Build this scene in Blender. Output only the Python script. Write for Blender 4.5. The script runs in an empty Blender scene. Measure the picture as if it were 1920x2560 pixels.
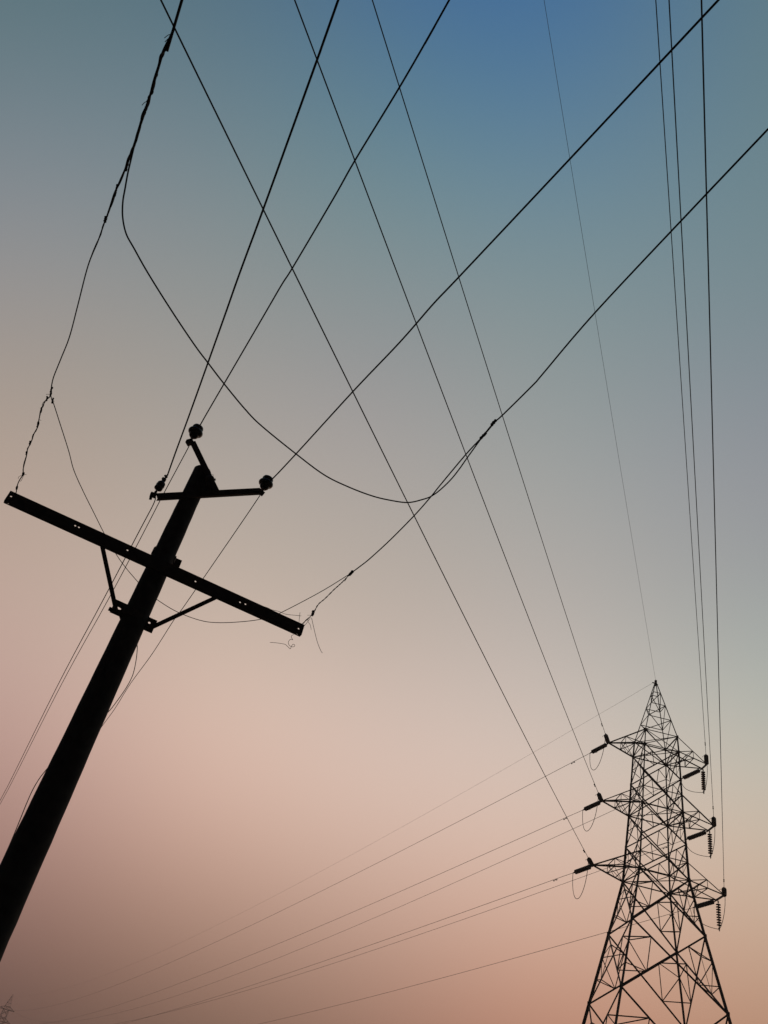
import bpy, bmesh, math, random
from mathutils import Vector, Matrix, Quaternion
random.seed(7)
SC = bpy.context.scene
COL = SC.collection

# ------------------------------------------------------------------ camera
FPX = 2053.8                       # focal length in pixels of the 1920 x 2560 photograph
EYE = Vector((0.0, 0.0, 1.6))
# world axes seen in camera space (x right, y down, z forward)
RW = Matrix(((0.96240006, 0.27163603, 0.0),
             (-0.17116918, 0.60644836, 0.7764802),
             (0.21092, -0.74728458, 0.63014166)))
cd = bpy.data.cameras.new('camera'); cam = bpy.data.objects.new('camera', cd); COL.objects.link(cam)
SC.camera = cam
cd.sensor_fit = 'HORIZONTAL'; cd.sensor_width = 36.0; cd.lens = 36.0 * FPX / 1920.0
cd.clip_start = 0.05; cd.clip_end = 9000.0
_r = RW @ Vector((1, 0, 0)); _u = RW @ Vector((0, -1, 0)); _b = RW @ Vector((0, 0, -1))
cam.matrix_world = Matrix.Translation(EYE) @ Matrix((_r, _u, _b)).transposed().to_4x4()

# ------------------------------------------------------------------ sky
# dusk sky: colours known at world directions (azimuth from +Y towards +X, elevation), blended smoothly
SKY = [
    (-52.30, 51.88, 60, (0.0975, 0.1895, 0.2251)),
    (-41.95, 60.60, 60, (0.0767, 0.1592, 0.2135)),
    (-23.02, 68.44, 60, (0.0487, 0.1338, 0.2762)),
    (8.82, 72.42, 60, (0.0100, 0.1094, 0.3631)),
    (41.37, 70.44, 60, (0.1252, 0.1985, 0.2199)),
    (-45.19, 47.29, 60, (0.2314, 0.2906, 0.3757)),
    (-33.43, 55.52, 60, (0.1852, 0.2718, 0.3182)),
    (-14.44, 62.54, 60, (0.1288, 0.3039, 0.2932)),
    (12.20, 65.75, 60, (0.0969, 0.2308, 0.3447)),
    (38.02, 64.07, 60, (0.1666, 0.2594, 0.3189)),
    (-38.69, 41.79, 60, (0.3241, 0.3040, 0.3078)),
    (-26.26, 49.31, 60, (0.2762, 0.2844, 0.2634)),
    (-8.20, 55.48, 60, (0.2315, 0.2928, 0.2950)),
    (14.37, 58.22, 60, (0.2264, 0.3168, 0.2988)),
    (35.74, 56.97, 60, (0.1739, 0.2652, 0.2729)),
    (-32.86, 35.54, 60, (0.3873, 0.3207, 0.2370)),
    (-20.31, 42.17, 60, (0.3498, 0.3462, 0.3273)),
    (-3.55, 47.53, 60, (0.3168, 0.2780, 0.3131)),
    (15.88, 50.02, 60, (0.2692, 0.3071, 0.3048)),
    (34.10, 49.30, 60, (0.2161, 0.2439, 0.3267)),
    (-27.71, 28.79, 60, (0.5144, 0.3799, 0.3092)),
    (-15.40, 34.44, 60, (0.5240, 0.4370, 0.3837)),
    (0.00, 39.06, 60, (0.4789, 0.4476, 0.3928)),
    (16.98, 41.42, 60, (0.3915, 0.4313, 0.4192)),
    (32.86, 41.31, 60, (0.3641, 0.3361, 0.3515)),
    (-23.20, 21.86, 60, (0.5843, 0.4559, 0.3966)),
    (-11.33, 26.56, 60, (0.5175, 0.4412, 0.3405)),
    (2.78, 30.50, 60, (0.4618, 0.3693, 0.3048)),
    (17.83, 32.82, 60, (0.5120, 0.4109, 0.3704)),
    (31.89, 33.32, 60, (0.2831, 0.3097, 0.2939)),
    (-19.26, 15.09, 60, (0.6738, 0.4306, 0.3900)),
    (-7.94, 18.92, 60, (1.0161, 0.7420, 0.6402)),
    (5.01, 22.29, 60, (0.6991, 0.5973, 0.5639)),
    (18.50, 24.59, 60, (0.5858, 0.5638, 0.5331)),
    (31.12, 25.61, 60, (0.3767, 0.5468, 0.5320)),
    (-16.84, 10.67, 60, (0.4995, 0.2588, 0.2248)),
    (-5.93, 13.98, 60, (1.0434, 0.6507, 0.5105)),
    (6.30, 17.01, 60, (1.0070, 0.7823, 0.6650)),
    (18.88, 19.30, 60, (0.9254, 0.7902, 0.7041)),
    (30.67, 20.62, 60, (0.8173, 0.7530, 0.6095)),
    (-14.73, 6.69, 60, (0.2180, 0.0649, 0.0359)),
    (-4.21, 9.57, 60, (0.4317, 0.1762, 0.0633)),
    (7.38, 12.33, 60, (0.8014, 0.4309, 0.2537)),
    (19.20, 14.59, 60, (1.0290, 0.6406, 0.4670)),
    (30.29, 16.14, 60, (0.9010, 0.5704, 0.3455)),
    (-12.80, 2.98, 60, (0.0100, 0.0100, 0.0100)),
    (-2.67, 5.50, 60, (0.0100, 0.0100, 0.0100)),
    (8.34, 8.02, 60, (0.1797, 0.0100, 0.0100)),
    (19.48, 10.25, 60, (0.6372, 0.1888, 0.0195)),
    (29.95, 11.97, 60, (0.4294, 0.1010, 0.0100)),
    (-64.17, 48.36, 60, (0.0853, 0.1501, 0.1620)),
    (-60.10, 55.62, 60, (0.0737, 0.1707, 0.1691)),
    (-52.08, 64.56, 60, (0.0710, 0.1469, 0.1867)),
    (-35.27, 73.13, 60, (0.0481, 0.0959, 0.3002)),
    (2.63, 78.33, 60, (0.0100, 0.1133, 0.3806)),
    (46.98, 76.15, 60, (0.1144, 0.1978, 0.1684)),
    (66.78, 70.83, 60, (0.1035, 0.1878, 0.2226)),
    (-57.82, 44.70, 60, (0.0846, 0.1644, 0.1731)),
    (59.29, 65.84, 60, (0.1325, 0.2155, 0.2167)),
    (-46.15, 35.42, 60, (0.3086, 0.2928, 0.3079)),
    (49.95, 53.84, 60, (0.1616, 0.2539, 0.2407)),
    (-35.96, 23.92, 60, (0.5393, 0.3820, 0.3043)),
    (44.35, 39.84, 60, (0.3041, 0.3113, 0.3438)),
    (-27.48, 11.85, 60, (0.5818, 0.3085, 0.2750)),
    (40.69, 25.67, 60, (0.3112, 0.5127, 0.4982)),
    (-22.70, 4.33, 60, (0.1138, 0.0692, 0.0673)),
    (38.88, 16.94, 60, (0.9728, 0.5553, 0.2887)),
    (-18.75, -2.04, 60, (0.0100, 0.0100, 0.0100)),
    (-11.11, -0.30, 60, (0.0100, 0.0100, 0.0100)),
    (-1.33, 1.93, 60, (0.0100, 0.0100, 0.0100)),
    (9.16, 4.26, 60, (0.0100, 0.0100, 0.0100)),
    (19.72, 6.45, 60, (0.3477, 0.0100, 0.0100)),
    (29.66, 8.30, 60, (0.0738, 0.0100, 0.0100)),
    (37.48, 9.57, 60, (0.1709, 0.0100, 0.0100)),
    (-70, 60, 40, (0.0319, 0.0452, 0.0612)),
    (180, 80, 40, (0.0212, 0.0452, 0.1022)),
    (105, 60, 40, (0.0212, 0.0319, 0.0529)),
    (150, 60, 40, (0.0044, 0.0056, 0.0091)),
    (-150, 60, 40, (0.0037, 0.0048, 0.0075)),
    (180, 30, 40, (0.0024, 0.0027, 0.0037)),
    (120, 20, 40, (0.0037, 0.0037, 0.0044)),
    (-120, 20, 40, (0.0037, 0.0037, 0.0044)),
    (70, 20, 40, (0.0452, 0.0296, 0.0232)),
    (-60, 12, 40, (0.0452, 0.0262, 0.0194)),
    (180, 5, 40, (0.0037, 0.0037, 0.0044)),
    (0, -30, 40, (0.0030, 0.0027, 0.0024)),
    (90, -30, 40, (0.0024, 0.0024, 0.0024)),
    (-90, -30, 40, (0.0024, 0.0024, 0.0024)),
    (180, -30, 40, (0.0018, 0.0018, 0.0018)),
]
def lin(c):
    return tuple((v/255/12.92 if v/255 <= 0.04045 else ((v/255+0.055)/1.055)**2.4) for v in c)
world = bpy.data.worlds.new('World'); SC.world = world; world.use_nodes = True
nt = world.node_tree; nt.nodes.clear()
wo = nt.nodes.new('ShaderNodeOutputWorld'); bg = nt.nodes.new('ShaderNodeBackground'); nt.links.new(bg.outputs[0], wo.inputs[0])
bg.inputs['Strength'].default_value = 1.0
tc = nt.nodes.new('ShaderNodeTexCoord'); nrm = nt.nodes.new('ShaderNodeVectorMath'); nrm.operation = 'NORMALIZE'
nt.links.new(tc.outputs['Generated'], nrm.inputs[0])
def vdir(az, el):
    a, e = math.radians(az), math.radians(el)
    return Vector((math.sin(a)*math.cos(e), math.cos(a)*math.cos(e), math.sin(e)))
csum = None; wsum = None
for az, el, k, rgb in SKY:
    d = nt.nodes.new('ShaderNodeVectorMath'); d.operation = 'DOT_PRODUCT'; nt.links.new(nrm.outputs[0], d.inputs[0]); d.inputs[1].default_value = vdir(az, el)
    m = nt.nodes.new('ShaderNodeMath'); m.operation = 'MULTIPLY_ADD'; nt.links.new(d.outputs['Value'], m.inputs[0]); m.inputs[1].default_value = k; m.inputs[2].default_value = -k
    e = nt.nodes.new('ShaderNodeMath'); e.operation = 'EXPONENT'; nt.links.new(m.outputs[0], e.inputs[0])
    s = nt.nodes.new('ShaderNodeVectorMath'); s.operation = 'SCALE'; s.inputs[0].default_value = rgb; nt.links.new(e.outputs[0], s.inputs['Scale'])
    if csum is None: csum, wsum = s, e
    else:
        a = nt.nodes.new('ShaderNodeVectorMath'); a.operation = 'ADD'; nt.links.new(csum.outputs[0], a.inputs[0]); nt.links.new(s.outputs[0], a.inputs[1]); csum = a
        b = nt.nodes.new('ShaderNodeMath'); b.operation = 'ADD'; nt.links.new(wsum.outputs[0], b.inputs[0]); nt.links.new(e.outputs[0], b.inputs[1]); wsum = b
inv = nt.nodes.new('ShaderNodeMath'); inv.operation = 'DIVIDE'; inv.inputs[0].default_value = 1.0; nt.links.new(wsum.outputs[0], inv.inputs[1])
fin = nt.nodes.new('ShaderNodeVectorMath'); fin.operation = 'SCALE'; nt.links.new(csum.outputs[0], fin.inputs[0]); nt.links.new(inv.outputs[0], fin.inputs['Scale'])
nt.links.new(fin.outputs[0], bg.inputs['Color'])
# last weak rays of a sun on the horizon, far behind the lattice tower
sl = bpy.data.lights.new('sun', 'SUN'); so = bpy.data.objects.new('sun', sl); COL.objects.link(so)
sl.energy = 0.12; sl.angle = math.radians(6); sl.color = (1.0, 0.62, 0.42)
so.rotation_euler = (-vdir(24, 2.5)).to_track_quat('-Z', 'Y').to_euler()
SC.view_settings.view_transform = 'Standard'; SC.view_settings.look = 'None'
SC.view_settings.exposure = 0.0; SC.view_settings.gamma = 1.0
SC.cycles.max_bounces = 4
SC.cycles.volume_bounces = 0

# ------------------------------------------------------------------ helpers
def ray(px, py):
    return RW @ Vector((px-960.0, py-1280.0, FPX))
def PZ(px, py, z):                 # where the sight line meets the height z
    v = ray(px, py); return EYE + v*((z-EYE.z)/v.z)
def PY(px, py, y):
    v = ray(px, py); return EYE + v*(y/v.y)
PN = Vector((-0.31, 0.95, 0.0)); PU = Vector((0.95, 0.31, 0.0)); POLE = Vector((-2.28, 8.0, 0.0))
def PL(px, py, off=0.0):           # meets the upright plane across the pole
    v = ray(px, py); P0 = POLE + PN*off
    return EYE + v*((P0-EYE).dot(PN)/v.dot(PN))

def mat(name, c1, c2, rough, metal=0.0, scale=8.0, bump=0.0, coords='Object'):
    m = bpy.data.materials.new(name); m.use_nodes = True; t = m.node_tree
    p = t.nodes['Principled BSDF']; tx = t.nodes.new('ShaderNodeTexCoord'); n = t.nodes.new('ShaderNodeTexNoise')
    n.inputs['Scale'].default_value = scale; n.inputs['Detail'].default_value = 6
    r = t.nodes.new('ShaderNodeValToRGB'); r.color_ramp.elements[0].position = 0.35; r.color_ramp.elements[1].position = 0.7
    r.color_ramp.elements[0].color = (*c1, 1); r.color_ramp.elements[1].color = (*c2, 1)
    t.links.new(tx.outputs[coords], n.inputs['Vector']); t.links.new(n.outputs['Fac'], r.inputs[0]); t.links.new(r.outputs[0], p.inputs['Base Color'])
    p.inputs['Roughness'].default_value = rough; p.inputs['Metallic'].default_value = metal
    if bump:
        b = t.nodes.new('ShaderNodeBump'); b.inputs['Strength'].default_value = bump; t.links.new(n.outputs['Fac'], b.inputs['Height']); t.links.new(b.outputs[0], p.inputs['Normal'])
    return m
M_STEEL = mat('weathered_galvanised_steel', (.045, .043, .040), (.085, .080, .072), .7, .3, 3)
M_IRON = mat('rusty_channel_steel', (.035, .026, .020), (.07, .05, .038), .8, .2, 14, .2)
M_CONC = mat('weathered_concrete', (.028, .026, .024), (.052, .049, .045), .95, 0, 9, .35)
M_PORC = mat('brown_glazed_porcelain', (.022, .012, .009), (.035, .018, .012), .35, 0, 20)
M_WIRE = mat('weathered_aluminium_conductor', (.05, .048, .045), (.09, .087, .08), .7, .2, 30)
M_BLACK = mat('old_insulated_wire', (.018, .017, .017), (.035, .033, .03), .8, 0, 30)
M_GROUND = mat('dry_soil_and_grass', (.035, .032, .018), (.085, .07, .045), 1.0, 0, .6, .4)

def tag(o, label=None, cat=None, group=None, kind=None):
    if label: o['label'] = label
    if cat: o['category'] = cat
    if group: o['group'] = group
    if kind: o['kind'] = kind
    return o
def empty(name, loc, label, cat, group=None, rot=None):
    o = bpy.data.objects.new(name, None); COL.objects.link(o); o.location = loc; o.empty_display_size = .2
    if rot is not None: o.rotation_mode = 'QUATERNION'; o.rotation_quaternion = rot
    return tag(o, label, cat, group)
class MB:
    def __init__(s): s.v = []; s.f = []; s.smooth = []
    def add(s, vs, fs, sm=False):
        k = len(s.v); s.v += [tuple(v) for v in vs]; s.f += [tuple(i+k for i in f) for f in fs]; s.smooth += [sm]*len(fs)
    def hexa(s, v8, sm=False):     # bottom four, top four
        s.add(v8, [(3, 2, 1, 0), (4, 5, 6, 7), (0, 1, 5, 4), (1, 2, 6, 5), (2, 3, 7, 6), (3, 0, 4, 7)])
    def frame(s, a, b, ref=None):
        a, b = Vector(a), Vector(b); d = (b-a).normalized()
        r = Vector(ref) if ref is not None else (Vector((0, 0, 1)) if abs(d.z) < .9 else Vector((1, 0, 0)))
        e1 = (r - d*r.dot(d))
        if e1.length < 1e-4: r = Vector((0, 1, 0.01)); e1 = r - d*r.dot(d)
        e1.normalize(); return a, b, e1, d.cross(e1).normalized()
    def bar(s, a, b, w, h, ref=None):
        a, b, e1, e2 = s.frame(a, b, ref); q = [(-1, -1), (1, -1), (1, 1), (-1, 1)]
        s.hexa([a+e1*(x*h/2)+e2*(y*w/2) for x, y in q]+[b+e1*(x*h/2)+e2*(y*w/2) for x, y in q])
    def angle(s, a, b, w, t=None, ref=None):
        t = t or max(w*.12, .008); a, b, e1, e2 = s.frame(a, b, ref); o = w*.3
        if e2.z < 0 and abs((b-a).normalized().z) < .95: e2 = -e2
        q = [(0, 0), (w, 0), (w, t), (t, t), (t, w), (0, w)]; n = 6
        vs = [a+e1*(x-o)+e2*(y-o) for x, y in q]+[b+e1*(x-o)+e2*(y-o) for x, y in q]
        s.add(vs, [tuple(range(n-1, -1, -1)), tuple(range(n, 2*n))]+[(i, (i+1) % n, (i+1) % n+n, i+n) for i in range(n)])
    def tube(s, pts, r, n=6, caps=True):
        pts = [Vector(p) for p in pts]; N = len(pts); rr = r if isinstance(r, (list, tuple)) else [r]*N
        vs = []; e = None
        for i, p in enumerate(pts):
            d = (pts[min(i+1, N-1)]-pts[max(i-1, 0)]).normalized()
            if e is None: e = Vector((0, 0, 1)) if abs(d.z) < .9 else Vector((1, 0, 0))
            e = (e-d*e.dot(d)).normalized(); g = d.cross(e)
            vs += [p+(e*math.cos(2*math.pi*k/n)+g*math.sin(2*math.pi*k/n))*rr[i] for k in range(n)]
        fs = [(i*n+k, i*n+(k+1) % n, (i+1)*n+(k+1) % n, (i+1)*n+k) for i in range(N-1) for k in range(n)]
        s.add(vs, fs, True)
        if caps:
            s.add(vs[:n], [tuple(range(n-1, -1, -1))]); s.add(vs[-n:], [tuple(range(n))])
    def lathe(s, base, axis, prof, n=20):  # prof: (distance along axis, radius)
        base = Vector(base); d = Vector(axis).normalized(); e = Vector((1, 0, 0)) if abs(d.x) < .9 else Vector((0, 1, 0))
        e = (e-d*e.dot(d)).normalized(); g = d.cross(e); vs = []
        for h, r in prof: vs += [base+d*h+(e*math.cos(2*math.pi*k/n)+g*math.sin(2*math.pi*k/n))*max(r, .0005) for k in range(n)]
        s.add(vs, [(i*n+k, i*n+(k+1) % n, (i+1)*n+(k+1) % n, (i+1)*n+k) for i in range(len(prof)-1) for k in range(n)]
              +[tuple(range(n-1, -1, -1)), tuple(range((len(prof)-1)*n, len(prof)*n))], True)
    def build(s, name, m, parent=None, origin=None):
        me = bpy.data.meshes.new(name); o0 = Vector(origin) if origin is not None else Vector((0, 0, 0))
        me.from_pydata([tuple(Vector(v)-o0) for v in s.v], [], s.f); me.polygons.foreach_set('use_smooth', s.smooth)
        me.materials.append(m); me.update(); o = bpy.data.objects.new(name, me); COL.objects.link(o); o.location = o0
        if parent is not None: o.parent = parent; 
        return o
def spline(pts, n=8):              # Catmull-Rom through the points
    P = [Vector(p) for p in pts]; P = [P[0]*2-P[1]]+P+[P[-1]*2-P[-2]]; out = []
    for i in range(1, len(P)-2):
        p0, p1, p2, p3 = P[i-1:i+3]
        for k in range(n):
            t = k/n; out.append(.5*((2*p1)+(p2-p0)*t+(2*p0-5*p1+4*p2-p3)*t*t+(3*p1-p0-3*p2+p3)*t**3))
    return out+[P[-2]]

# ------------------------------------------------------------------ ground
g = MB(); N = 40; S = 4000.0
gx = [math.copysign(abs(i/N)**2.2, i)*S for i in range(-N, N+1)]
vs = []; fs = []
for j, y in enumerate(gx):
    for i, x in enumerate(gx):
        z = -.25+.25*math.sin(x*.043+1)*math.sin(y*.051)+.06*math.sin(x*.7)*math.cos(y*.6)
        if abs(x) < 6 and abs(y) < 12: z = min(z, 0)
        vs.append((x, y, z))
W = 2*N+1
for j in range(2*N):
    for i in range(2*N): fs.append((j*W+i, j*W+i+1, (j+1)*W+i+1, (j+1)*W+i))
g.add(vs, fs, True); tag(g.build('ground', M_GROUND), kind='structure')

# ------------------------------------------------------------------ lattice tower
TC = Vector((26.324, 59.412, 0)); TH = -0.072
LV = dict(U1=(34.574, 1.292), L1=(33.277, 1.362), M1=(30.931, 1.447), U2=(29.72, 1.49), L2=(28.361, 1.538), M2=(25.928, 1.661),
          U3=(24.644, 1.715), L3=(23.386, 1.786), L5=(19.695, 2.495), L6=(15.131, 3.405), L7=(8.4, 4.74), L8=(-.4, 6.48))
ZA = 40.0; ARMS = [('U1', 'L1', 3.831, 3.937, .48), ('U2', 'L2', 4.162, 4.296, .56), ('U3', 'L3', 4.629, 4.756, .7)]
CO = {'A': (-1, 1), 'B': (-1, -1), 'C': (1, -1), 'D': (1, 1)}; ORD = 'ABCD'
def nd(l, c):
    z, w = LV[l]; return Vector((CO[c][0]*w, CO[c][1]*w*1.025, z))
def tower_members():
    """every steel member of the tower in the tower's own frame: (part, key, kind, a, b, width)"""
    out = []
    seq = ['U1', 'L1', 'M1', 'L2', 'M2', 'L3', 'L5', 'L6', 'L7', 'L8']
    wid = [.09, .10, .11, .12, .13, .145, .155, .165, .18]
    for c in ORD:
        for i in range(9): out.append(('leg', c, nd(seq[i], c), nd(seq[i+1], c), wid[i]))
        out.append(('leg', c, Vector((CO[c][0]*.05, CO[c][1]*.05, ZA-.15)), nd('U1', c), .075))
    pan = [('L1', 'M1'), ('M1', 'L2'), ('L2', 'M2'), ('M2', 'L3'), ('L3', 'L5'), ('L5', 'L6'), ('L6', 'L7'), ('L7', 'L8')]
    for pi, (t, b) in enumerate(pan):
        big = pi >= 4; dw = .085 if not big else .105; rw = .05 if not big else .058
        for fi in range(4):
            p, q = ORD[fi], ORD[(fi+1) % 4]
            out.append(('diagonal_brace', (pi, fi, 0), nd(t, p), nd(b, q), dw)); out.append(('diagonal_brace', (pi, fi, 1), nd(t, q), nd(b, p), dw))
            for c, o in ((p, q), (q, p)):
                A = nd(t, c).lerp(nd(b, o), .21); B = nd(t, o).lerp(nd(b, c), .71)
                P = nd(t, c).lerp(nd(b, c), .34 if big else .5)
                for u, v in ((A, B), (A, P), (P, B)): out.append(('lacing_bars', (pi, fi, c), u, v, rw))
                if big: out.append(('lacing_bars', (pi, fi, c), nd(t, c).lerp(nd(b, c), .66), B, rw))
        if big:
            for fi in range(4):
                c = ORD[fi]; l, r = ORD[fi-1], ORD[(fi+1) % 4]
                out.append(('corner_tie', (pi, fi, 0), nd(t, c).lerp(nd(b, l), .21), nd(t, c).lerp(nd(b, r), .21), rw*1.2))
                out.append(('corner_tie', (pi, fi, 1), nd(t, l).lerp(nd(b, c), .71), nd(t, r).lerp(nd(b, c), .71), rw))
    for l, diag in (('U1', 1), ('L1', 1), ('U2', 0), ('L2', 1), ('U3', 0), ('L3', 1)):
        for fi in range(4): out.append(('horizontal_frame', l, nd(l, ORD[fi]), nd(l, ORD[(fi+1) % 4]), .07))
        if diag:
            out.append(('horizontal_frame', l, nd(l, 'A'), nd(l, 'C'), .06)); out.append(('horizontal_frame', l, nd(l, 'B'), nd(l, 'D'), .06))
    for l0, l1 in (('U1', 'L1'),):
        for fi in range(4):
            p, q = ORD[fi], ORD[(fi+1) % 4]
            out.append(('horizontal_frame', l1, nd(l0, p), nd(l1, q), .06)); out.append(('horizontal_frame', l1, nd(l0, q), nd(l1, p), .06))
    ap = Vector((0, 0, ZA))
    for fi in range(4):
        p, q = ORD[fi], ORD[(fi+1) % 4]
        if fi % 2 == 0: p, q = q, p
        pk = lambda c, t: ap.lerp(nd('U1', c), t)
        for a, b in (((p, .23), (q, .23)), ((q, .23), (p, .46)), ((p, .46), (q, .46)), ((q, .46), (p, .72)), ((p, .72), (q, .72)), ((q, .72), (p, 1.0))):
            out.append(('peak_lacing', fi, pk(*a), pk(*b), .055))
    for i, (u, l, al, ar, e) in enumerate(ARMS):
        for sgn, pr in ((-1, 'BA'), (1, 'CD')):
            n_, f_ = pr; L = al if sgn < 0 else ar; zt = LV[l][0]
            en = 0.0 if sgn < 0 else e
            tn = Vector((sgn*L, -en, zt)); tf = Vector((sgn*L, en*.95 if sgn > 0 else 0, zt)); key = (i, sgn)
            if sgn > 0: out.append(('arm', key, tn, tf, .10))
            m = {}
            for c, tp in ((n_, tn), (f_, tf)):
                out.append(('arm', key, nd(u, c), tp, .075)); out.append(('arm', key, nd(l, c), tp, .09))
                mu, ml = tp.lerp(nd(u, c), .47), tp.lerp(nd(l, c), .47); m[c] = (mu, ml); k2 = tp.lerp(nd(l, c), .74); m[c+'k'] = k2
                out.append(('arm_lacing', key, mu, ml, .045)); out.append(('arm_lacing', key, mu, nd(l, c), .05)); out.append(('arm_lacing', key, mu, k2, .04))
            for a, b in ((m[n_][0], m[f_][0]), (m[n_][1], m[f_][1]), (m[n_][1], nd(l, f_)), (m[n_+'k'], m[f_][1]), (m[n_+'k'], m[f_+'k'])):
                out.append(('arm_lacing', key, a, b, .045))
    return out
MEM = tower_members()
def build_tower():
    root = empty('lattice_tower', TC, 'tall steel lattice transmission tower with six cross arms, largest in the photo', 'pylon')
    root.rotation_euler = (0, 0, TH)
    groups = {}
    for part, key, a, b, w in MEM: groups.setdefault((part, str(key)), []).append((a, b, w))
    arms = {}
    for (part, key), lst in groups.items():
        mb = MB()
        for a, b, w in lst:
            mid = (a+b)/2; (mb.bar(a, b, w, w*.55, ref=(-mid.x, -mid.y, .01)) if part in ('diagonal_brace', 'lacing_bars', 'peak_lacing', 'corner_tie') else mb.angle(a, b, w, ref=(-mid.x, -mid.y, .01) if part == 'leg' else None))
        if part == 'arm':
            o = mb.build('cross_arm', M_STEEL, root); arms[key] = o
            sg = -1 if '-1' in key else 1; i = int(key[1]); u, l, al, ar, e = ARMS[i]; pm = MB()
            if sg < 0: pm.bar(Vector((-al-.12, 0, LV[l][0]-.01)), Vector((-al+.2, 0, LV[l][0]-.01)), .22, .03)
            else: pm.bar(Vector((ar+.02, -e-.1, LV[l][0]-.01)), Vector((ar+.02, e+.08, LV[l][0]-.01)), .12, .03)
            pm.build('hanger_plate', M_STEEL, o)
        elif part == 'arm_lacing': mb.build('lacing_bars', M_STEEL, arms[key])
        else: mb.build(part, M_STEEL, root)
    for l in ('U1', 'L1', 'M1', 'L2', 'M2', 'L3', 'L5', 'L6', 'L7'):
        for c in ORD:
            z, w = LV[l]; p = nd(l, c); s = .11 if l in ('U1', 'L1', 'M1', 'L2', 'M2') else .15
            m = MB(); m.bar(p+Vector((0, 0, -s)), p+Vector((0, 0, s)), s*1.5, .018, ref=(CO[c][0], 0, 0)); m.bar(p+Vector((0, 0, -s)), p+Vector((0, 0, s)), s*1.5, .018, ref=(0, CO[c][1], 0))
            m.build('gusset_plate', M_STEEL, root)
    m = MB(); m.bar((0, 0, ZA-.45), (0, 0, ZA+.08), .16, .16); m.bar((-.3, -.02, ZA-.2), (.2, .02, ZA-.28), .06, .06); m.build('peak_cap', M_STEEL, root)
    return root
build_tower()
# the next tower of the line, far off by the horizon: same make, one mesh
FT = Vector((-109.3, 480.7, 0)); fr = MB()
for part, key, a, b, w in MEM: fr.bar(a, b, w*1.15, w*1.15)
far = fr.build('lattice_tower', M_STEEL); far.location = FT; far.rotation_euler = (0, 0, .2)
tag(far, 'tiny faint lattice tower far away in the haze near the horizon', 'pylon')

def TW(x, y, z):
    c, s = math.cos(TH), math.sin(TH); return Vector((TC.x+x*c-y*s, TC.y+x*s+y*c, z))
TIP = {'AP': TW(0, 0, 40)}
for i, (u, l, al, ar, e) in enumerate(ARMS):
    z = LV[l][0]-.03; TIP['T%d' % i] = TW(-al, 0, z); TIP['N%d' % i] = TW(ar, -e, z); TIP['F%d' % i] = TW(ar, e*.95, z)

# ------------------------------------------------------------------ insulator strings
def lathe_mesh(name, prof, m, n=16):
    b = MB(); b.lathe((0, 0, 0), (0, 0, -1), prof, n); me = bpy.data.meshes.new(name); me.from_pydata(b.v, [], b.f)
    me.polygons.foreach_set('use_smooth', b.smooth); me.materials.append(m); return me
def child(name, me, parent, z=0.0):
    o = bpy.data.objects.new(name, me); COL.objects.link(o); o.parent = parent; o.location = (0, 0, -z); return o
DISC = lathe_mesh('insulator_disc', [(0, .03), (.0, .048), (.055, .05), (.06, .075), (.07, .15), (.1, .17), (.115, .165), (.12, .12), (.13, .09), (.12, .03), (.146, .022)], M_PORC)
DISC2 = lathe_mesh('insulator_disc', [(0, .03), (.02, .06), (.035, .12), (.055, .165), (.095, .168), (.11, .12), (.125, .05), (.175, .035)], M_PORC)
def link_mesh(l):
    b = MB(); b.tube([(0, 0, 0), (0, 0, -l*.5), (0, 0, -l)], .022, 8); b.bar((0, 0, -l*.3), (0, 0, -l*.7), .05, .09); me = bpy.data.meshes.new('hanger_link'); me.from_pydata(b.v, [], b.f); me.materials.append(M_STEEL); return me
LINK = link_mesh(.28)
def clamp_mesh():
    b = MB(); b.tube([(0, 0, 0), (0, 0, -.06), (0, 0, -.24), (0, 0, -.3)], [.03, .05, .045, .03], 8); b.bar((0, .02, -.1), (0, .16, -.12), .05, .05)
    me = bpy.data.meshes.new('line_clamp'); me.from_pydata(b.v, [], b.f); me.materials.append(M_STEEL); return me
CLAMP = clamp_mesh()
def horn_mesh():
    b = MB(); b.tube([(0, 0, 0), (.16, 0, -.02), (.26, 0, .1), (.3, 0, .3)], .012, 6); me = bpy.data.meshes.new('arcing_horn'); me.from_pydata(b.v, [], b.f); me.materials.append(M_STEEL); return me
HORN = horn_mesh()
def string(S, d, n, disc, pitch, label, group, horn=True):
    q = Vector(d).normalized().to_track_quat('-Z', 'Y')
    r = empty('insulator_string', S, label, 'insulator', group, q)
    child('hanger_link', LINK, r, 0)
    for k in range(n): child('insulator_disc', disc, r, .26+k*pitch)
    e = .26+n*pitch; child('line_clamp', CLAMP, r, e)
    if horn: child('arcing_horn', HORN, r, e)
    return Vector(S)+Vector(d).normalized()*(e+.3)

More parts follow.
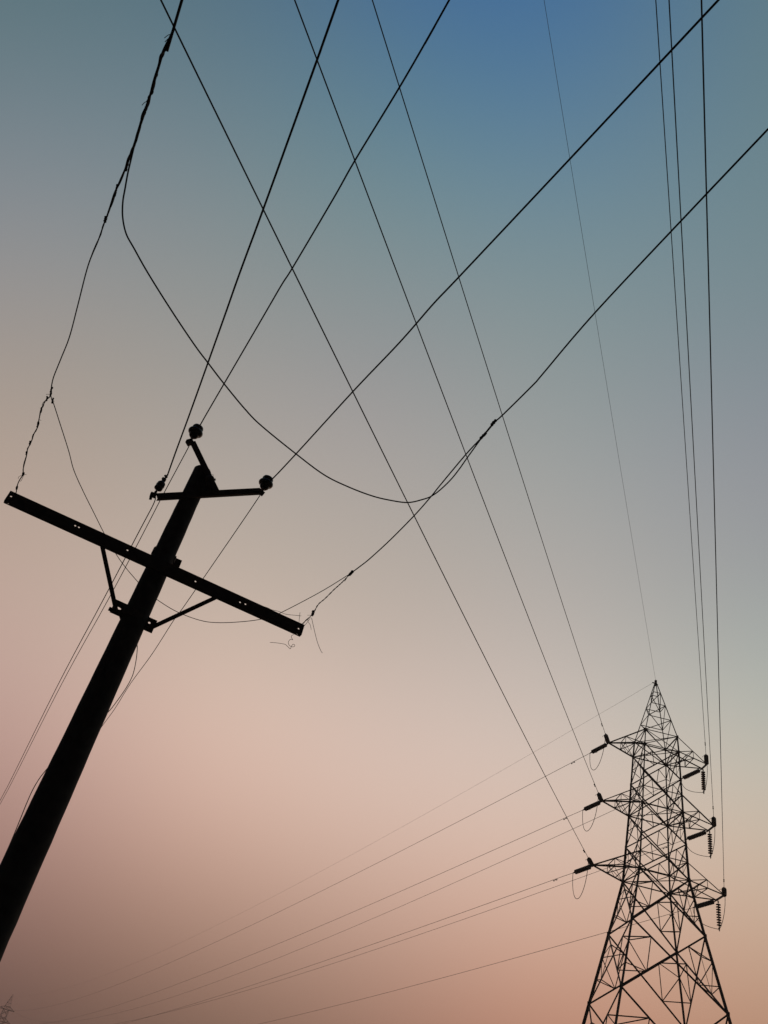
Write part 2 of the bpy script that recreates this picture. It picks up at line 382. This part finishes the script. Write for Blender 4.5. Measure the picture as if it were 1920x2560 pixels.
# ------------------------------------------------------------------ the tower's lines
def para(A, B, sag, s): p = Vector(A).lerp(Vector(B), s); p.z -= 4*sag*s*(1-s); return p
def damper(P, Q, parent):
    d = (Q-P).normalized(); b = MB(); c = P+Vector((0, 0, -.09)); b.tube([c-d*.2, c+d*.2], .008, 5); b.bar(P+Vector((0, 0, .02)), c, .03, .04)
    for s in (-1, 1): b.lathe(c+d*(s*.12), d*s, [(0, .02), (.01, .042), (.10, .045), (.12, .03)], 8)
    b.build('vibration_damper', M_STEEL, parent)
def line(key, B, sag, label, group, off, s1, strg=None, r=.018, n=70, damp=True):
    A = TIP[key]; L = (Vector(B)-A).length
    d = para(A, B, sag, 3/L)-A; st = off/L
    if strg: e = string(A+Vector((0, 0, -.02)), d, 11 if d.y > 0 else 10, DISC, .16 if d.y > 0 else .15, strg[0], strg[1]); st = (e-A).length/L
    pts = [para(A, B, sag, st+(s1-st)*(k/n)**1.3) for k in range(n+1)]
    if strg: pts[0] = e
    b = MB(); b.tube(pts, r, 6); o = b.build('conductor' if strg else 'earth_wire', M_WIRE); tag(o, label, 'power line', group)
    if damp:
        P = para(A, B, sag, st+2.2/L); damper(P, para(A, B, sag, st+2.5/L), o)
    return pts[0]
FX = {'T0': (-2.66, 7.25), 'T1': (.47, 6.47), 'T2': (4.17, 5.16), 'F0': (4.5, 9.85), 'F1': (-11.48, 10.19), 'F2': (2.72, 8.23), 'AP': (-16.1, 12.76)}
BX = {'T0': (-136.78, 11.10), 'T1': (-136.04, 11.25), 'T2': (-139.61, 9.59), 'N0': (-127.54, 6.0), 'N1': (-126.75, 5.9), 'N2': (-125.33, 6.70), 'AP': (-134.02, 5.9)}
FG = 'conductors running from the tower to the distant tower'; BG_ = 'conductors running from the tower overhead'
tier = ['top', 'middle', 'bottom']
IG = 'insulator strings on the tower arms'; ends = {}
for i in range(3):
    for side, kf, kb in (('left', 'T', 'T'), ('right', 'F', 'N')):
        x, sag = FX[kf+str(i)]; B = Vector((-109.3+x, 480.7, TIP[kf+str(i)].z))
        a = line(kf+str(i), B, sag, 'thin conductor from the %s %s arm of the tower down towards the lower left' % (tier[i], side), FG, 0, .985,
                 ('slanting insulator string at the %s %s arm tip, pointing down left' % (tier[i], side), IG))
        x, sag = BX[kb+str(i)]; B = Vector((x, -240, TIP[kb+str(i)].z))
        b = line(kb+str(i), B, sag, 'conductor rising from the %s %s arm of the tower to the top edge' % (tier[i], side), BG_, 0, .8,
                 ('steep insulator string at the %s %s arm tip, pointing up' % (tier[i], side), IG))
        ends[(i, side)] = (a, b)
x, sag = FX['AP']; line('AP', Vector((-109.3+x, 480.7, 40)), sag, 'faint thin earth wire from the tower peak down towards the lower left', 'earth wires', .1, .985, r=.008, damp=False)
x, sag = BX['AP']; line('AP', Vector((x, -240, 40)), sag, 'faint thin earth wire from the tower peak up to the top edge', 'earth wires', .1, .8, r=.009, damp=False)
def bez(a, c1, c2, b, n=18):
    return [a*(1-t)**3+c1*3*t*(1-t)**2+c2*3*t*t*(1-t)+b*t**3 for t in [k/n for k in range(n+1)]]
for (i, side), (a, b) in ends.items():
    t = MB()
    if side == 'left':
        pts = [a.lerp(b, (1-math.cos(math.pi*k/28))/2)+Vector((0, 0, -(2.08+.09*i)*math.sin(math.pi*k/28)**.9)) for k in range(29)]; lab = 'hanging jumper loop under the %s left arm tip' % tier[i]
    else:
        N_, F_ = TIP['N%d' % i], TIP['F%d' % i]; S = F_.lerp(N_, .22)+Vector((0, 0, -.03))
        e = string(S, (0, 0, -1), 9, DISC2, .175, 'vertical ribbed insulator string hanging from the %s right arm' % tier[i], IG, False)
        e = e+Vector((0, 0, .12)); pts = bez(a, a+Vector((0, 0, -1.25)), e+(a-e).normalized()*.7+Vector((0, 0, -.25)), e, 16)+bez(e, e+(b-e)*.15+Vector((.25, -.1, .15)), b+Vector((.15, 0, -.9)), b, 14)[1:]
        lab = 'drooping jumper wire tied to the hanging insulator of the %s right arm' % tier[i]
    t.tube(pts, .021, 6); tag(t.build('jumper_wire', M_WIRE), lab, 'wire', 'jumper wires on the tower')

# ------------------------------------------------------------------ concrete pole in front
def plate(mb, org, eu, ev, en, u0, u1, v0, v1, th, holes, n=12):
    """flat bar with real holes: holes = (u, v, ru, rv) sorted along u"""
    en = en*th
    def quadbox(a, b, c, d):
        P = [org+eu*a+ev*c, org+eu*b+ev*c, org+eu*b+ev*d, org+eu*a+ev*d]; mb.hexa(P+[p+en for p in P])
    cur = u0
    for (u, v, ru, rv) in sorted(holes):
        s = max(ru, rv)*1.25; a, b = u-s, u+s
        if a > cur: quadbox(cur, a, v0, v1)
        ring = []; rect = []
        for k in range(4*n):
            t = 2*math.pi*(k+.5)/(4*n); c_, s_ = math.cos(t), math.sin(t)
            ring.append((u+ru*c_, v+rv*s_))
            # point on the tile border in the same direction
            hu, hv = s, (v1-v if s_ > 0 else v-v0); kx = hu/abs(c_) if abs(c_) > 1e-6 else 1e9; ky = hv/abs(s_) if abs(s_) > 1e-6 else 1e9; kk = min(kx, ky)
            rect.append((u+kk*c_, v+kk*s_))
        N_ = 4*n; P = lambda q: org+eu*q[0]+ev*q[1]
        vs = [P(q) for q in ring]+[P(q) for q in rect]+[P(q)+en for q in ring]+[P(q)+en for q in rect]; fs = []
        for k in range(N_):
            j = (k+1) % N_; fs += [(k, j, N_+j, N_+k), (2*N_+k, 3*N_+k, 3*N_+j, 2*N_+j), (k, 2*N_+k, 2*N_+j, j)]
        mb.add(vs, fs)
        # corners of the tile
        side = [(abs(abs(q[0]-u)-s) < 1e-7) for q in rect]
        for k in range(N_):
            j = (k+1) % N_
            if side[k] != side[j]:
                cor = (rect[k][0], rect[j][1]) if side[k] else (rect[j][0], rect[k][1])
                vs = [P(rect[k]), P(cor), P(rect[j])]; mb.add(vs+[w+en for w in vs], [(0, 1, 2), (3, 5, 4)])
        cur = b
    if u1 > cur: quadbox(cur, u1, v0, v1)
UP = Vector((0, 0, 1))
def UV(px, py, off):
    q = PL(px, py, off); return (q-POLE).dot(PU), q.z
pole = empty('utility_pole', POLE, 'dark leaning-looking concrete utility pole with one long cross arm, nearest the camera', 'utility pole')
def pbuild(mb, name, m, parent=pole):
    """local to the pole's base"""
    o = mb.build(name, m, None); 
    for v in o.data.vertices: v.co = v.co-POLE
    o.parent = parent; return o
ZT = 7.95
def prad(z): return .108+(ZT-z)*.0118
b = MB(); zs = [-.3, 0, .6, 1.5, 2.5, 3.5, 4.5, 5.5, 6.5, 7.3, 7.9]; nn = 40; vs = []
zs = [-.3+(ZT-.02+.3)*k/60 for k in range(61)]
PB = Vector((-2.160, 8.0, 0)); PT = Vector((-2.305, 8.0, ZT))
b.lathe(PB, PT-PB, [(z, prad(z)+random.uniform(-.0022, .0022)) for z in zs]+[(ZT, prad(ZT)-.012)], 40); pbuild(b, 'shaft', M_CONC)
# long cross arm: a steel channel with real bolt holes
OF = -.16; zc = 6.40; cu0, cu1 = UV(18, 1238, OF)[0], UV(757, 1578, OF)[0]
z_l = UV(22, 1240, OF)[1]; z_r = UV(752, 1572, OF)[1]; tl = (z_r-z_l)/(cu1-cu0)
ca_u = (PU+UP*tl).normalized(); ca_v = ca_u.cross(-PN).normalized()
if ca_v.z < 0: ca_v = -ca_v
org = POLE+PN*OF+PU*cu0+UP*z_l; LEN = (cu1-cu0)*math.sqrt(1+tl*tl)
def ca(px, py):
    q = PL(px, py, OF)-org; return q.dot(ca_u), q.dot(ca_v)
HW = .062
hl = []
for (x, y) in ((28, 1240.4), (188.4, 1313.6), (197.6, 1317.6), (318.9, 1375.3), (488.7, 1453.5), (600, 1506), (613.7, 1510.4), (746.5, 1571.8)):
    u, v = ca(x, y); hl.append((u, max(-.03, min(.03, v*.8)), .0108, .0092))
b = MB(); plate(b, org, ca_u, ca_v, PN, .0, LEN, -HW, HW, .007, hl)
arm = pbuild(b, 'cross_arm', M_IRON)
for s in (-1, 1):
    b = MB(); o2 = org+ca_v*(HW*s); h = [] if s > 0 else [(.045, .035, .016, .008), (LEN-.045, .035, .016, .008)]
    plate(b, o2, ca_u, PN, ca_v*s, .0, LEN, .0, .058, .007, h)
    pbuild(b, 'flange', M_IRON, arm)
b = MB()
for u in (.0, LEN): pass
# band clamps holding the cross arm
def hole_bolt(parent, P, d, r=.014, l=.03):
    b = MB(); b.lathe(P, d, [(0, r*1.5), (l*.4, r*1.5), (l*.42, r*.6), (l, r*.6)], 6); pbuild(b, 'bolt', M_IRON, parent)
pc = POLE+UP*6.52
b = MB(); rr = prad(6.5)+.008
ring = [POLE+UP*6.6+(PU*math.cos(t)+PN*math.sin(t))*rr for t in [math.radians(-20+k*220/16) for k in range(17)]]
for p, q in zip(ring, ring[1:]): b.bar(p, q+(q-p)*.05, .012, .07, ref=UP)
BZ = (PL(384, 1388, rr+.02).z+PL(446, 1409, rr+.02).z)/2
b.bar(PL(380, 1381, rr+.02), PL(451, 1411, rr+.02), .05, .085, ref=UP)
band = pbuild(b, 'clamp_band', M_IRON)
# lower clamp with perforated ears, carrying the two braces
zl = UV(306, 1528, -.02)[1]; zr = UV(376, 1566, -.02)[1]
b = MB(); r2 = prad(5.75)+.006
for k in range(24):
    t0, t1 = 2*math.pi*k/24, 2*math.pi*(k+1)/24
    f = lambda t: POLE+UP*(zl+(zr-zl)*(.5+.5*math.cos(t)))+(PU*math.cos(t)+PN*math.sin(t))*r2
    b.bar(f(t0), f(t1)+(f(t1)-f(t0))*.04, .010, .085, ref=UP)
lowc = pbuild(b, 'clamp_band', M_IRON)
for s, z in ((-1, zl), (1, zr)):
    b = MB(); o2 = POLE+UP*z+PN*(-.05)
    if s < 0: plate(b, o2, PU, UP, PN, -r2-.11, -r2+.03, -.082, .082, .008, [(-r2-.05, .0, .033, .014)])
    else: plate(b, o2, PU, UP, PN, r2-.03, r2+.10, -.08, .08, .008, [(r2+.03, .02, .014, .012)])
    pbuild(b, 'ear_plate', M_IRON, lowc)
    b = MB(); b.bar(o2+PU*(s*(r2+(.10 if s < 0 else .03)))-UP*.055, o2+PU*(s*(r2+(.10 if s < 0 else .03)))-UP*.04+PN*.01, .07, .04, ref=UP); pbuild(b, 'bolt_head', M_IRON, lowc)
for (x0, y0, x1, y1) in ((254, 1358, 291, 1530), (543, 1492, 376, 1570)):
    b = MB(); p, q = PL(x0, y0, -.13), PL(x1, y1, -.065); b.bar(p, q, .046, .008, ref=PN); b.bar(p+PN*.02, q+PN*.02, .008, .034, ref=PN); pbuild(b, 'brace', M_IRON)
# top bracket: tilted channel arm, strut, insulators
OT = -.13
aL, aM, aR = PL(392, 1240, OT), PL(482, 1236.5, OT), PL(652, 1226, OT)
b = MB(); d1 = (aR-aL).normalized(); n1 = d1.cross(PN).normalized(); 
if n1.z < 0: n1 = -n1
uT = lambda p: (p-aL).dot(d1)
Lb = (aR-aL).length
plate(b, aL, d1, n1, PN, 0, Lb, -.036, .036, .006, [(uT(PL(519, 1227, OT)), .012, .0055, .0055)])
for s in (-1, 1): b.bar(aL+n1*(.036*s)+PN*.024, aR+n1*(.036*s)+PN*.024, .045, .006, ref=n1)
br = pbuild(b, 'top_bracket', M_IRON)
b = MB(); b.bar(aL-d1*.01, aL-d1*.07+n1*.03, .045, .05, ref=PN); b.bar(aL-d1*.05+n1*.04, aL-d1*.085-n1*.04, .03, .02, ref=PN); pbuild(b, 'end_hook', M_IRON, br)
b = MB(); b.bar(aR-d1*.03, aR+d1*.02-n1*.06, .045, .05, ref=PN); pbuild(b, 'end_lip', M_IRON, br)
sB, sT = PL(543, 1232, OT-.02), PL(481, 1104, OT-.02)
b = MB(); b.bar(sB, sT, .076, .012, ref=PN); b.bar(sB+PN*.025, sT+PN*.025, .05, .008, ref=(sT-sB).cross(PN)); strut = pbuild(b, 'strut', M_IRON)
b = MB(); e = PL(473, 1106, OT-.02); b.bar(sT, e+(e-sT).normalized()*.03, .06, .065, ref=UP); pbuild(b, 'pin_seat', M_IRON, strut)
b = MB(); c0, c1, c2, c3 = PL(500, 1180, OT+.03), PL(522, 1184, OT+.03), PL(537, 1226, OT+.03), PL(480, 1228, OT+.03)
b.hexa([c0, c1, c2, c3]+[p+PN*.03 for p in (c0, c1, c2, c3)]); pbuild(b, 'gusset_plate', M_IRON)
b = MB(); c = PL(523, 1200, OT-.01); ax = (PU*.8+UP*.6); b.lathe(c-ax*.04, ax, [(0, .04), (.015, .056), (.07, .06), (.09, .045), (.1, .014), (.12, .014)], 12); pbuild(b, 'spare_pin_cap', M_IRON)
b = MB(); c = PL(531, 1188, OT-.01); b.tube([c+Vector((math.cos(t)*.012, 0, math.sin(t)*.014)) for t in [k*math.pi/6 for k in range(13)]], .0022, 6); pbuild(b, 'wire_ring', M_IRON)
PINP = [(-.08, .011), (-.01, .011), (-.008, .03), (.008, .045), (.025, .052), (.034, .05), (.038, .06), (.05, .074), (.066, .079), (.082, .074), (.092, .06), (.1, .055), (.11, .058), (.126, .059), (.142, .052), (.152, .036), (.156, .012)]
def pin(px, py, tilt):
    b = MB(); c = PL(px, py, OT-.01); b.lathe(c, tilt, [(h*1.2, r*1.2) for h, r in PINP], 28); return pbuild(b, 'pin_insulator', M_PORC), c
_, cT = pin(482, 1092, UP*.97+PU*.05-PN*.1)
_, cR = pin(659, 1221, UP*.97+PU*.02-PN*.12)
# stub, marker band and cable clip on the shaft
b = MB(); c = PL(361, 1447, -.03); b.bar(c-PU*.02-UP*.04, c-PU*.02+UP*.04, .03, .03, ref=PN); pbuild(b, 'cable_clip', M_IRON)

# strain insulator hanging from the left end of the top bracket
S0 = aL-d1*.02+n1*.03; e0 = PL(419.5, 1186, OT); dS = (e0-S0); LS = dS.length
r = empty('strain_insulator', S0, 'stubby strain insulator at the left end of the pole-top bracket', 'insulator', None, dS.normalized().to_track_quat('-Z', 'Y'))
k = LS
me = lathe_mesh('insulator_body', [(.05, .012), (.06, .03), (.072, .048), (.09, .05), (.10, .045), (.118, .05), (.135, .051), (.145, .045), (.16, .048), (.175, .040), (.185, .02)], M_PORC, 20)
child('insulator_body', me, r, k*.04)
b = MB(); b.tube([(0, 0, .01), (0, 0, -k*.35)], .009, 8); b.bar((0, 0, -.01), (0, 0, -.045), .03, .012); me = bpy.data.meshes.new('shackle'); me.from_pydata(b.v, [], b.f); me.materials.append(M_IRON); child('shackle', me, r)
b = MB(); b.tube([(0, 0, -k*.5), (0, 0, -k*.7), (0, 0, -k*.8), (0, 0, -k)], [.018, .024, .012, .01], 8); b.bar((0, -.02, -k*.72), (0, .03, -k*.75), .03, .02); b.bar((0, -.015, -k*.86), (0, .025, -k*.9), .02, .016)
me = bpy.data.meshes.new('dead_end_clamp'); me.from_pydata(b.v, [], b.f); me.materials.append(M_IRON); child('dead_end_clamp', me, r)

# ------------------------------------------------------------------ wires of the pole
def wire(name, pts, r, label, cat='wire', group=None, n=6, m=M_BLACK, parent=None, wob=0.0, sides=7):
    P = spline(pts, n)
    if wob: P = [p+Vector((random.gauss(0, wob), random.gauss(0, wob), random.gauss(0, wob))) if 0 < i < len(P)-1 else p for i, p in enumerate(P)]
    b = MB(); b.tube(P, r, sides); o = b.build(name, m, parent)
    if parent is None: tag(o, label, cat, group)
    return o, P
def zpath(px, z0, z1=None):
    z1 = z0 if z1 is None else z1; n = len(px)-1
    return [PZ(x, y, z0+(z1-z0)*i/n) for i, (x, y) in enumerate(px)]
def extend(P, L, side=-1):         # carry a wire on past the frame
    a, b = (P[-2], P[-1]); d = (b-a).normalized(); d.z = 0; return P+[b+d*(L*.3), b+d*L]
PG = 'wires crossing overhead from the pole'
zR, zT, zL = cR.z+.115, cT.z+.115, e0.z
topR = cR+UP*.12; topT = cT+UP*.12
p = [topR]+zpath([(676, 1202), (740.7, 1134), (883, 978), (1000, 855), (1083, 760), (1148, 691.6), (1424, 398), (1796, 0)], zR); wire('overhead_wire', extend(p, 14), .0085, 'thickest diagonal wire from the right pin insulator on the pole to the upper right', 'wire', PG)
p = [topT]+zpath([(500.7, 1062), (524.8, 1020), (653, 800), (703.8, 712.5), (731.6, 669), (834, 495.5), (888, 400), (1000, 216), (1086, 66.5), (1123, 0)], zT); wire('overhead_wire', extend(p, 14), .0078, 'wire from the topmost insulator of the pole up to the top edge', 'wire', PG)
p = [e0]+zpath([(440, 1128), (479.6, 1020), (558, 800), (599, 683.5), (659, 520.8), (793.5, 147.6), (845.6, 0)], zL); wire('overhead_wire', extend(p, 14), .0088, 'wire from the stubby strain insulator on the pole up to the top edge', 'wire', PG)
AG = 'thin wires leading away behind the pole'
p = [topR]+zpath([(646.9, 1243), (506.7, 1448), (457, 1520), (434, 1551), (379.7, 1635.6), (325.5, 1710), (287.5, 1771), (257.7, 1812), (215, 1872)], zR, zR-.12); wire('overhead_wire', extend(p, 10), .0060, 'thin wire from the right pin insulator down behind the cross arm to the pole', 'wire', AG)
p = [topT]+zpath([(473.6, 1113.4), (410, 1232.5), (350, 1348.5), (269.9, 1500), (150.5, 1717), (32.5, 1950), (0, 2011)], zT, zT); wire('overhead_wire', extend(p, 30), .0060, 'thin wire from the topmost insulator to the left edge, lower of a close pair', 'wire', AG)
p = [S0]+zpath([(386, 1255), (350, 1324.4), (257.7, 1500), (142.4, 1717), (27, 1950), (0, 2001.7)], S0.z, S0.z); wire('overhead_wire', extend(p, 30), .0060, 'thin wire from the bracket left end to the left edge, upper of a close pair', 'wire', AG)

# cross arm right end: stay wire with knots going to the right edge
zA = 6.40; eR = org+ca_u*(LEN-.03)+ca_v*.05
z_r_end = eR.z
main = [(876.7, 1433.5), (900, 1416), (924.4, 1396.7), (975.3, 1350), (1035.5, 1289), (1077, 1242), (1100, 1213.4), (1165, 1135.6), (1206.7, 1091), (1233, 1058), (1255, 1039), (1333, 962), (1355, 937), (1488, 781), (1767, 484), (1920, 322.8)]
p = zpath(main, z_r_end); ow, _ = wire('overhead_wire', extend(p, 14), .006, 'kinked wire from the cross arm right end through two splices to the right edge', 'wire', PG)
lowp = [eR]+zpath([(757, 1559), (781.7, 1534.7), (795, 1512), (813, 1496), (835, 1474), (851, 1459.7), (862, 1449), (876.7, 1433.5)], z_r_end)
b = MB(); P = spline(lowp, 8)
b.tube([q+Vector((math.sin(i*.9)*.004, math.cos(i*.9)*.004, math.sin(i*.9+1)*.003)) for i, q in enumerate(P)], .004, 6); b.tube([q-Vector((math.sin(i*.9)*.004, math.cos(i*.9)*.004, math.sin(i*.9+1)*.003)) for i, q in enumerate(P)], .0035, 6)
tie = b.build('tie_wire', M_BLACK); tag(tie, 'short twisted tie wire from the cross arm right end up to the first knot', 'wire')
def knot(px, py, z, r, parent, L=.06, d=None, name='knot'):
    c = PZ(px, py, z); d = Vector(d).normalized() if d is not None else Vector((.3, -1, .0)).normalized(); b = MB()
    for k in range(5):
        e = d*((k-2)*L/5); pr = [(0, r*.5), (L*.06, r*random.uniform(.8, 1.15)), (L*.16, r*random.uniform(.8, 1.15)), (L*.22, r*.55)]; b.lathe(c+e, d+Vector((random.uniform(-.3, .3),)*3)*.5, pr, 9)
    return b.build(name, M_BLACK, parent), c
dd = (PZ(1233, 1058, zA)-PZ(900, 1416, zA))
knot(876.5, 1434, z_r_end, .015, ow, .09, dd); knot(1206.7, 1091, z_r_end, .013, ow, .085, dd, 'splice'); knot(1233, 1058, z_r_end, .013, ow, .07, dd, 'splice')
b = MB(); b.tube(spline([PZ(1206, 1092, z_r_end), PZ(1220, 1075, z_r_end+.006), PZ(1233, 1059, z_r_end)], 8), .008, 6); b.build('splice_wrap', M_BLACK, ow)
knot(781.7, 1534.7, z_r_end, .016, tie, .10, PZ(784, 1525, zA)-PZ(779, 1545, zA))
def tail(pts, z, r, parent, n=6):
    if not hasattr(z, '__len__'): z = [z]*len(pts)
    b = MB(); b.tube(spline([PZ(x, y, q) for (x, y), q in zip(pts, z)], n), r, 5); return b.build('wire_tail', M_BLACK, parent)
tail([(779, 1545), (785, 1572), (792.5, 1602), (799, 1620), (804, 1630), (806.5, 1631.5)], z_r_end-.02, .0030, tie)
tail([(757, 1559), (768, 1547), (770.5, 1555), (775.5, 1562), (778, 1574)], z_r_end, .0024, tie)
tail([(781, 1538), (775, 1538), (768.5, 1538)], z_r_end, .0022, tie)
tail([(777, 1543), (768, 1556), (759, 1566.5)], z_r_end, .0024, tie)
tail([(863, 1449), (866, 1446), (862, 1453)], z_r_end, .003, tie)
# loose thin strand along the cross arm and its curls
st, _ = wire('loose_strand', [PL(x, y, OF-.01) for x, y in ((650, 1513), (668, 1519), (680, 1524.5), (697, 1528.5), (713, 1535), (730, 1537.5), (742, 1538.5), (749, 1539.5), (753, 1539.7))], .0027, 'thin loose strand poking above the cross arm near its right end', 'wire')
b = MB(); b.tube(spline([PL(x, y, OF-.01) for x, y in ((747, 1561), (748, 1550), (749, 1539), (750, 1531))], 4), .0026, 5); b.build('wire_tail', M_BLACK, st)
wire('loose_strand', [PL(x, y, OF-.01) for x, y in ((734, 1586), (728.7, 1590), (729, 1595), (732, 1599.5), (726, 1598.5), (722, 1603), (721, 1608), (724, 1614), (730, 1617), (735, 1616.5), (737, 1613.5), (734.5, 1610.7), (731, 1612), (728, 1617), (725.5, 1622), (719, 1616), (713, 1611), (704, 1609), (690, 1607), (675, 1606))], .0026, 'curly loose strand dangling beneath the cross arm right end', 'wire')

# big slack loop between the twisted wire and the splice
lp = [(1206.7, 1091), (1167.8, 1144.7), (1148.8, 1171.8), (1127, 1199), (1100, 1225), (1079, 1240), (1058.7, 1248), (1019.6, 1256.3), (972, 1250), (926, 1238.4), (868, 1216), (810, 1187), (740.7, 1135.4), (654, 1065), (613.4, 1024), (561, 960.6), (521, 908.6), (486, 862), (428, 775.5), (370, 683), (335.6, 622), (315.4, 584.5), (306.7, 544), (307, 505), (312.5, 472), (319.3, 434), (327.5, 398.6), (335.6, 365)]
n = len(lp)-1; P = [PZ(x, y, z_r_end-.75*math.sin(math.pi*i/n)) for i, (x, y) in enumerate(lp)]
wire('slack_cable', P, .0056, 'long slack cable sagging in a big loop from splice to twisted wire', 'cable')

# twisted wire from the cross arm left end up to the top edge
eL = org+ca_u*.06+ca_v*.055; zq = eL.z
tp = [(41, 1229), (41.6, 1221.9), (47, 1203.8), (58.2, 1184.8), (57.9, 1173), (66, 1140.5), (68.7, 1124), (79.6, 1100.7), (85, 1084.5), (95, 1065.5), (97.6, 1048), (104.9, 1019.3), (115.7, 999.5), (126.6, 988.6), (128.4, 968.7), (133.8, 943.4), (151, 900), (173.6, 842.5), (194.4, 763.8), (220, 665), (246, 600), (262.4, 553), (273.2, 526), (289.5, 477.3), (314, 420.3), (324.7, 393), (335.6, 360.7), (347.8, 322.7), (365.4, 271), (380.3, 222.4), (398, 162.7), (408.8, 127.5), (427.8, 89.5), (436, 65), (455, 0)]
P0 = [eL]+[PZ(x, y, zq) for x, y in tp]; P0 = extend(P0, 12); P = spline(P0, 8)
b = MB(); b.tube(P, [.005+.0035*max(0, min(1, (i-21*8)/(12*8))) for i in range(len(P))], 7); tw = b.build('twisted_wire', M_BLACK); tag(tw, 'kinked twisted wire with knots from the cross arm left end up to the top edge', 'wire')
def wrap(i0, i1, amp, r, turns, parent=tw):
    seg = P[i0:i1]; out = []
    for k, q in enumerate(seg):
        t = k/(len(seg)-1); a = amp*(.65+.35*math.sin(k*.37)*math.sin(k*.13+1))*min(1, 6*t, 6*(1-t)); th = turns*2*math.pi*(t+.02*math.sin(t*31))
        out.append(q+Vector((math.cos(th), math.sin(th)*.6, math.sin(th)*.7))*a)
    b = MB(); b.tube(out, r, 6); b.build('wrapped_strand', M_BLACK, parent)
wrap(2*8, 15*8, .0065, .0042, 9); wrap(22*8, len(P)-24, .0075, .0062, 5); wrap(25*8, len(P)-28, .011, .0055, 3.5); wrap(20*8, 27*8, .006, .0042, 6)
for (x, y, r, L) in ((58.2, 1184.8, .014, .035), (42, 1220, .011, .05), (66, 1134, .009, .06), (94, 1063, .008, .08), (127, 982, .009, .12), (131, 1003, .008, .07), (263, 550, .011, .05), (289, 480, .006, .10), (317, 415, .008, .10), (366, 268, .009, .13), (383, 215, .009, .14), (75, 1108, .009, .05), (103, 1026, .008, .07), (117, 998, .008, .06)):
    knot(x, y, zq, r, tw, L, (.25, -1, .1))
for pts in ([(126, 986), (120, 985.5), (115.5, 986)], [(117, 1000), (108, 1006), (105, 1013)], [(131, 1002), (136, 1004.5)], [(97, 1049), (103, 1051)], [(58, 1185), (66, 1186.5)], [(85, 1083), (82, 1088)],
            [(427, 86), (420, 88), (411, 95)], [(427, 92), (420, 97), (412, 105)], [(372, 252), (362, 256), (355, 263)], [(370, 262), (362, 267)], [(397, 150), (404, 138), (409, 120)], [(55, 1188), (47, 1192), (45.5, 1197)], [(60, 1186), (54, 1200), (49.5, 1204)]):
    tail(pts, zq, .0021, tw)

# slack wire from the left knot, behind the pole, to the right knot
sl_ = [(127, 989), (130, 1001), (133.8, 1008.5), (150, 1059), (171.8, 1127.8), (184.4, 1174.9), (208, 1228.4), (235, 1282.6), (260.7, 1334), (286.3, 1379), (313.4, 1418), (352.6, 1463.4), (375, 1484), (397.8, 1502.6), (443, 1529.7), (500, 1550.8), (544, 1556.6), (601.8, 1554.5), (656, 1547.4), (695.8, 1534.7), (799, 1481), (876, 1434)]
P = []; n = len(sl_)-1
ymap = {9: 8.05, 10: 8.32, 11: 8.36, 12: 8.38, 13: 8.36}
for i, (x, y) in enumerate(sl_):
    t = i/n
    P.append(PZ(x, y, zq+(z_r_end-zq)*t-.55*math.sin(math.pi*t)) )
# keep it clear of the pole: blend depth so that the middle passes behind the shaft
for i in range(len(P)):
    t = i/n; wgt = math.exp(-((t-.55)/.22)**2); v = (P[i]-EYE); need = 8.5/v.y
    if need > 1: P[i] = EYE+v*(1+(need-1)*min(1, wgt*1.15))
wire('slack_wire', P, .0042, 'slack wire curving from the left knot behind the pole to the right knot', 'wire')
# loose service cable along the shaft
lc = [(343, 1612), (343, 1624.8), (340, 1652), (332, 1687), (317, 1717), (293, 1752), (271, 1779.4), (238, 1808), (190, 1850), (158, 1880), (135.6, 1900), (116.6, 1923), (97.6, 1947.5), (81, 1976), (65, 2012), (49, 2052), (30, 2098), (16, 2130), (3, 2158), (-12, 2190), (-40, 2250)]
P = [PL(x, y, .06+.14*min(1, i/4)*(1 if i < 16 else max(0, 1-(i-16)/4))) for i, (x, y) in enumerate(lc)]
P.append(P[-1]+Vector((.0, 0, -.8)))
wire('loose_cable', P, .0042, 'loose cable bulging out beside the lower shaft of the pole', 'cable')
# ------------------------------------------------------------------ dusk haze
hb = MB(); hb.hexa([(x, y, z) for z in (-8, 44) for x, y in ((-700, -700), (700, -700), (700, 700), (-700, 700))])
hm = bpy.data.materials.new('dusk_haze'); hm.use_nodes = True; ht = hm.node_tree; ht.nodes.clear()
ho = ht.nodes.new('ShaderNodeOutputMaterial'); hv = ht.nodes.new('ShaderNodeVolumePrincipled'); ht.links.new(hv.outputs[0], ho.inputs['Volume'])
hv.inputs['Color'].default_value = (.86, .74, .68, 1); hv.inputs['Density'].default_value = .0009; hv.inputs['Anisotropy'].default_value = .3
tag(hb.build('haze', hm), kind='stuff')
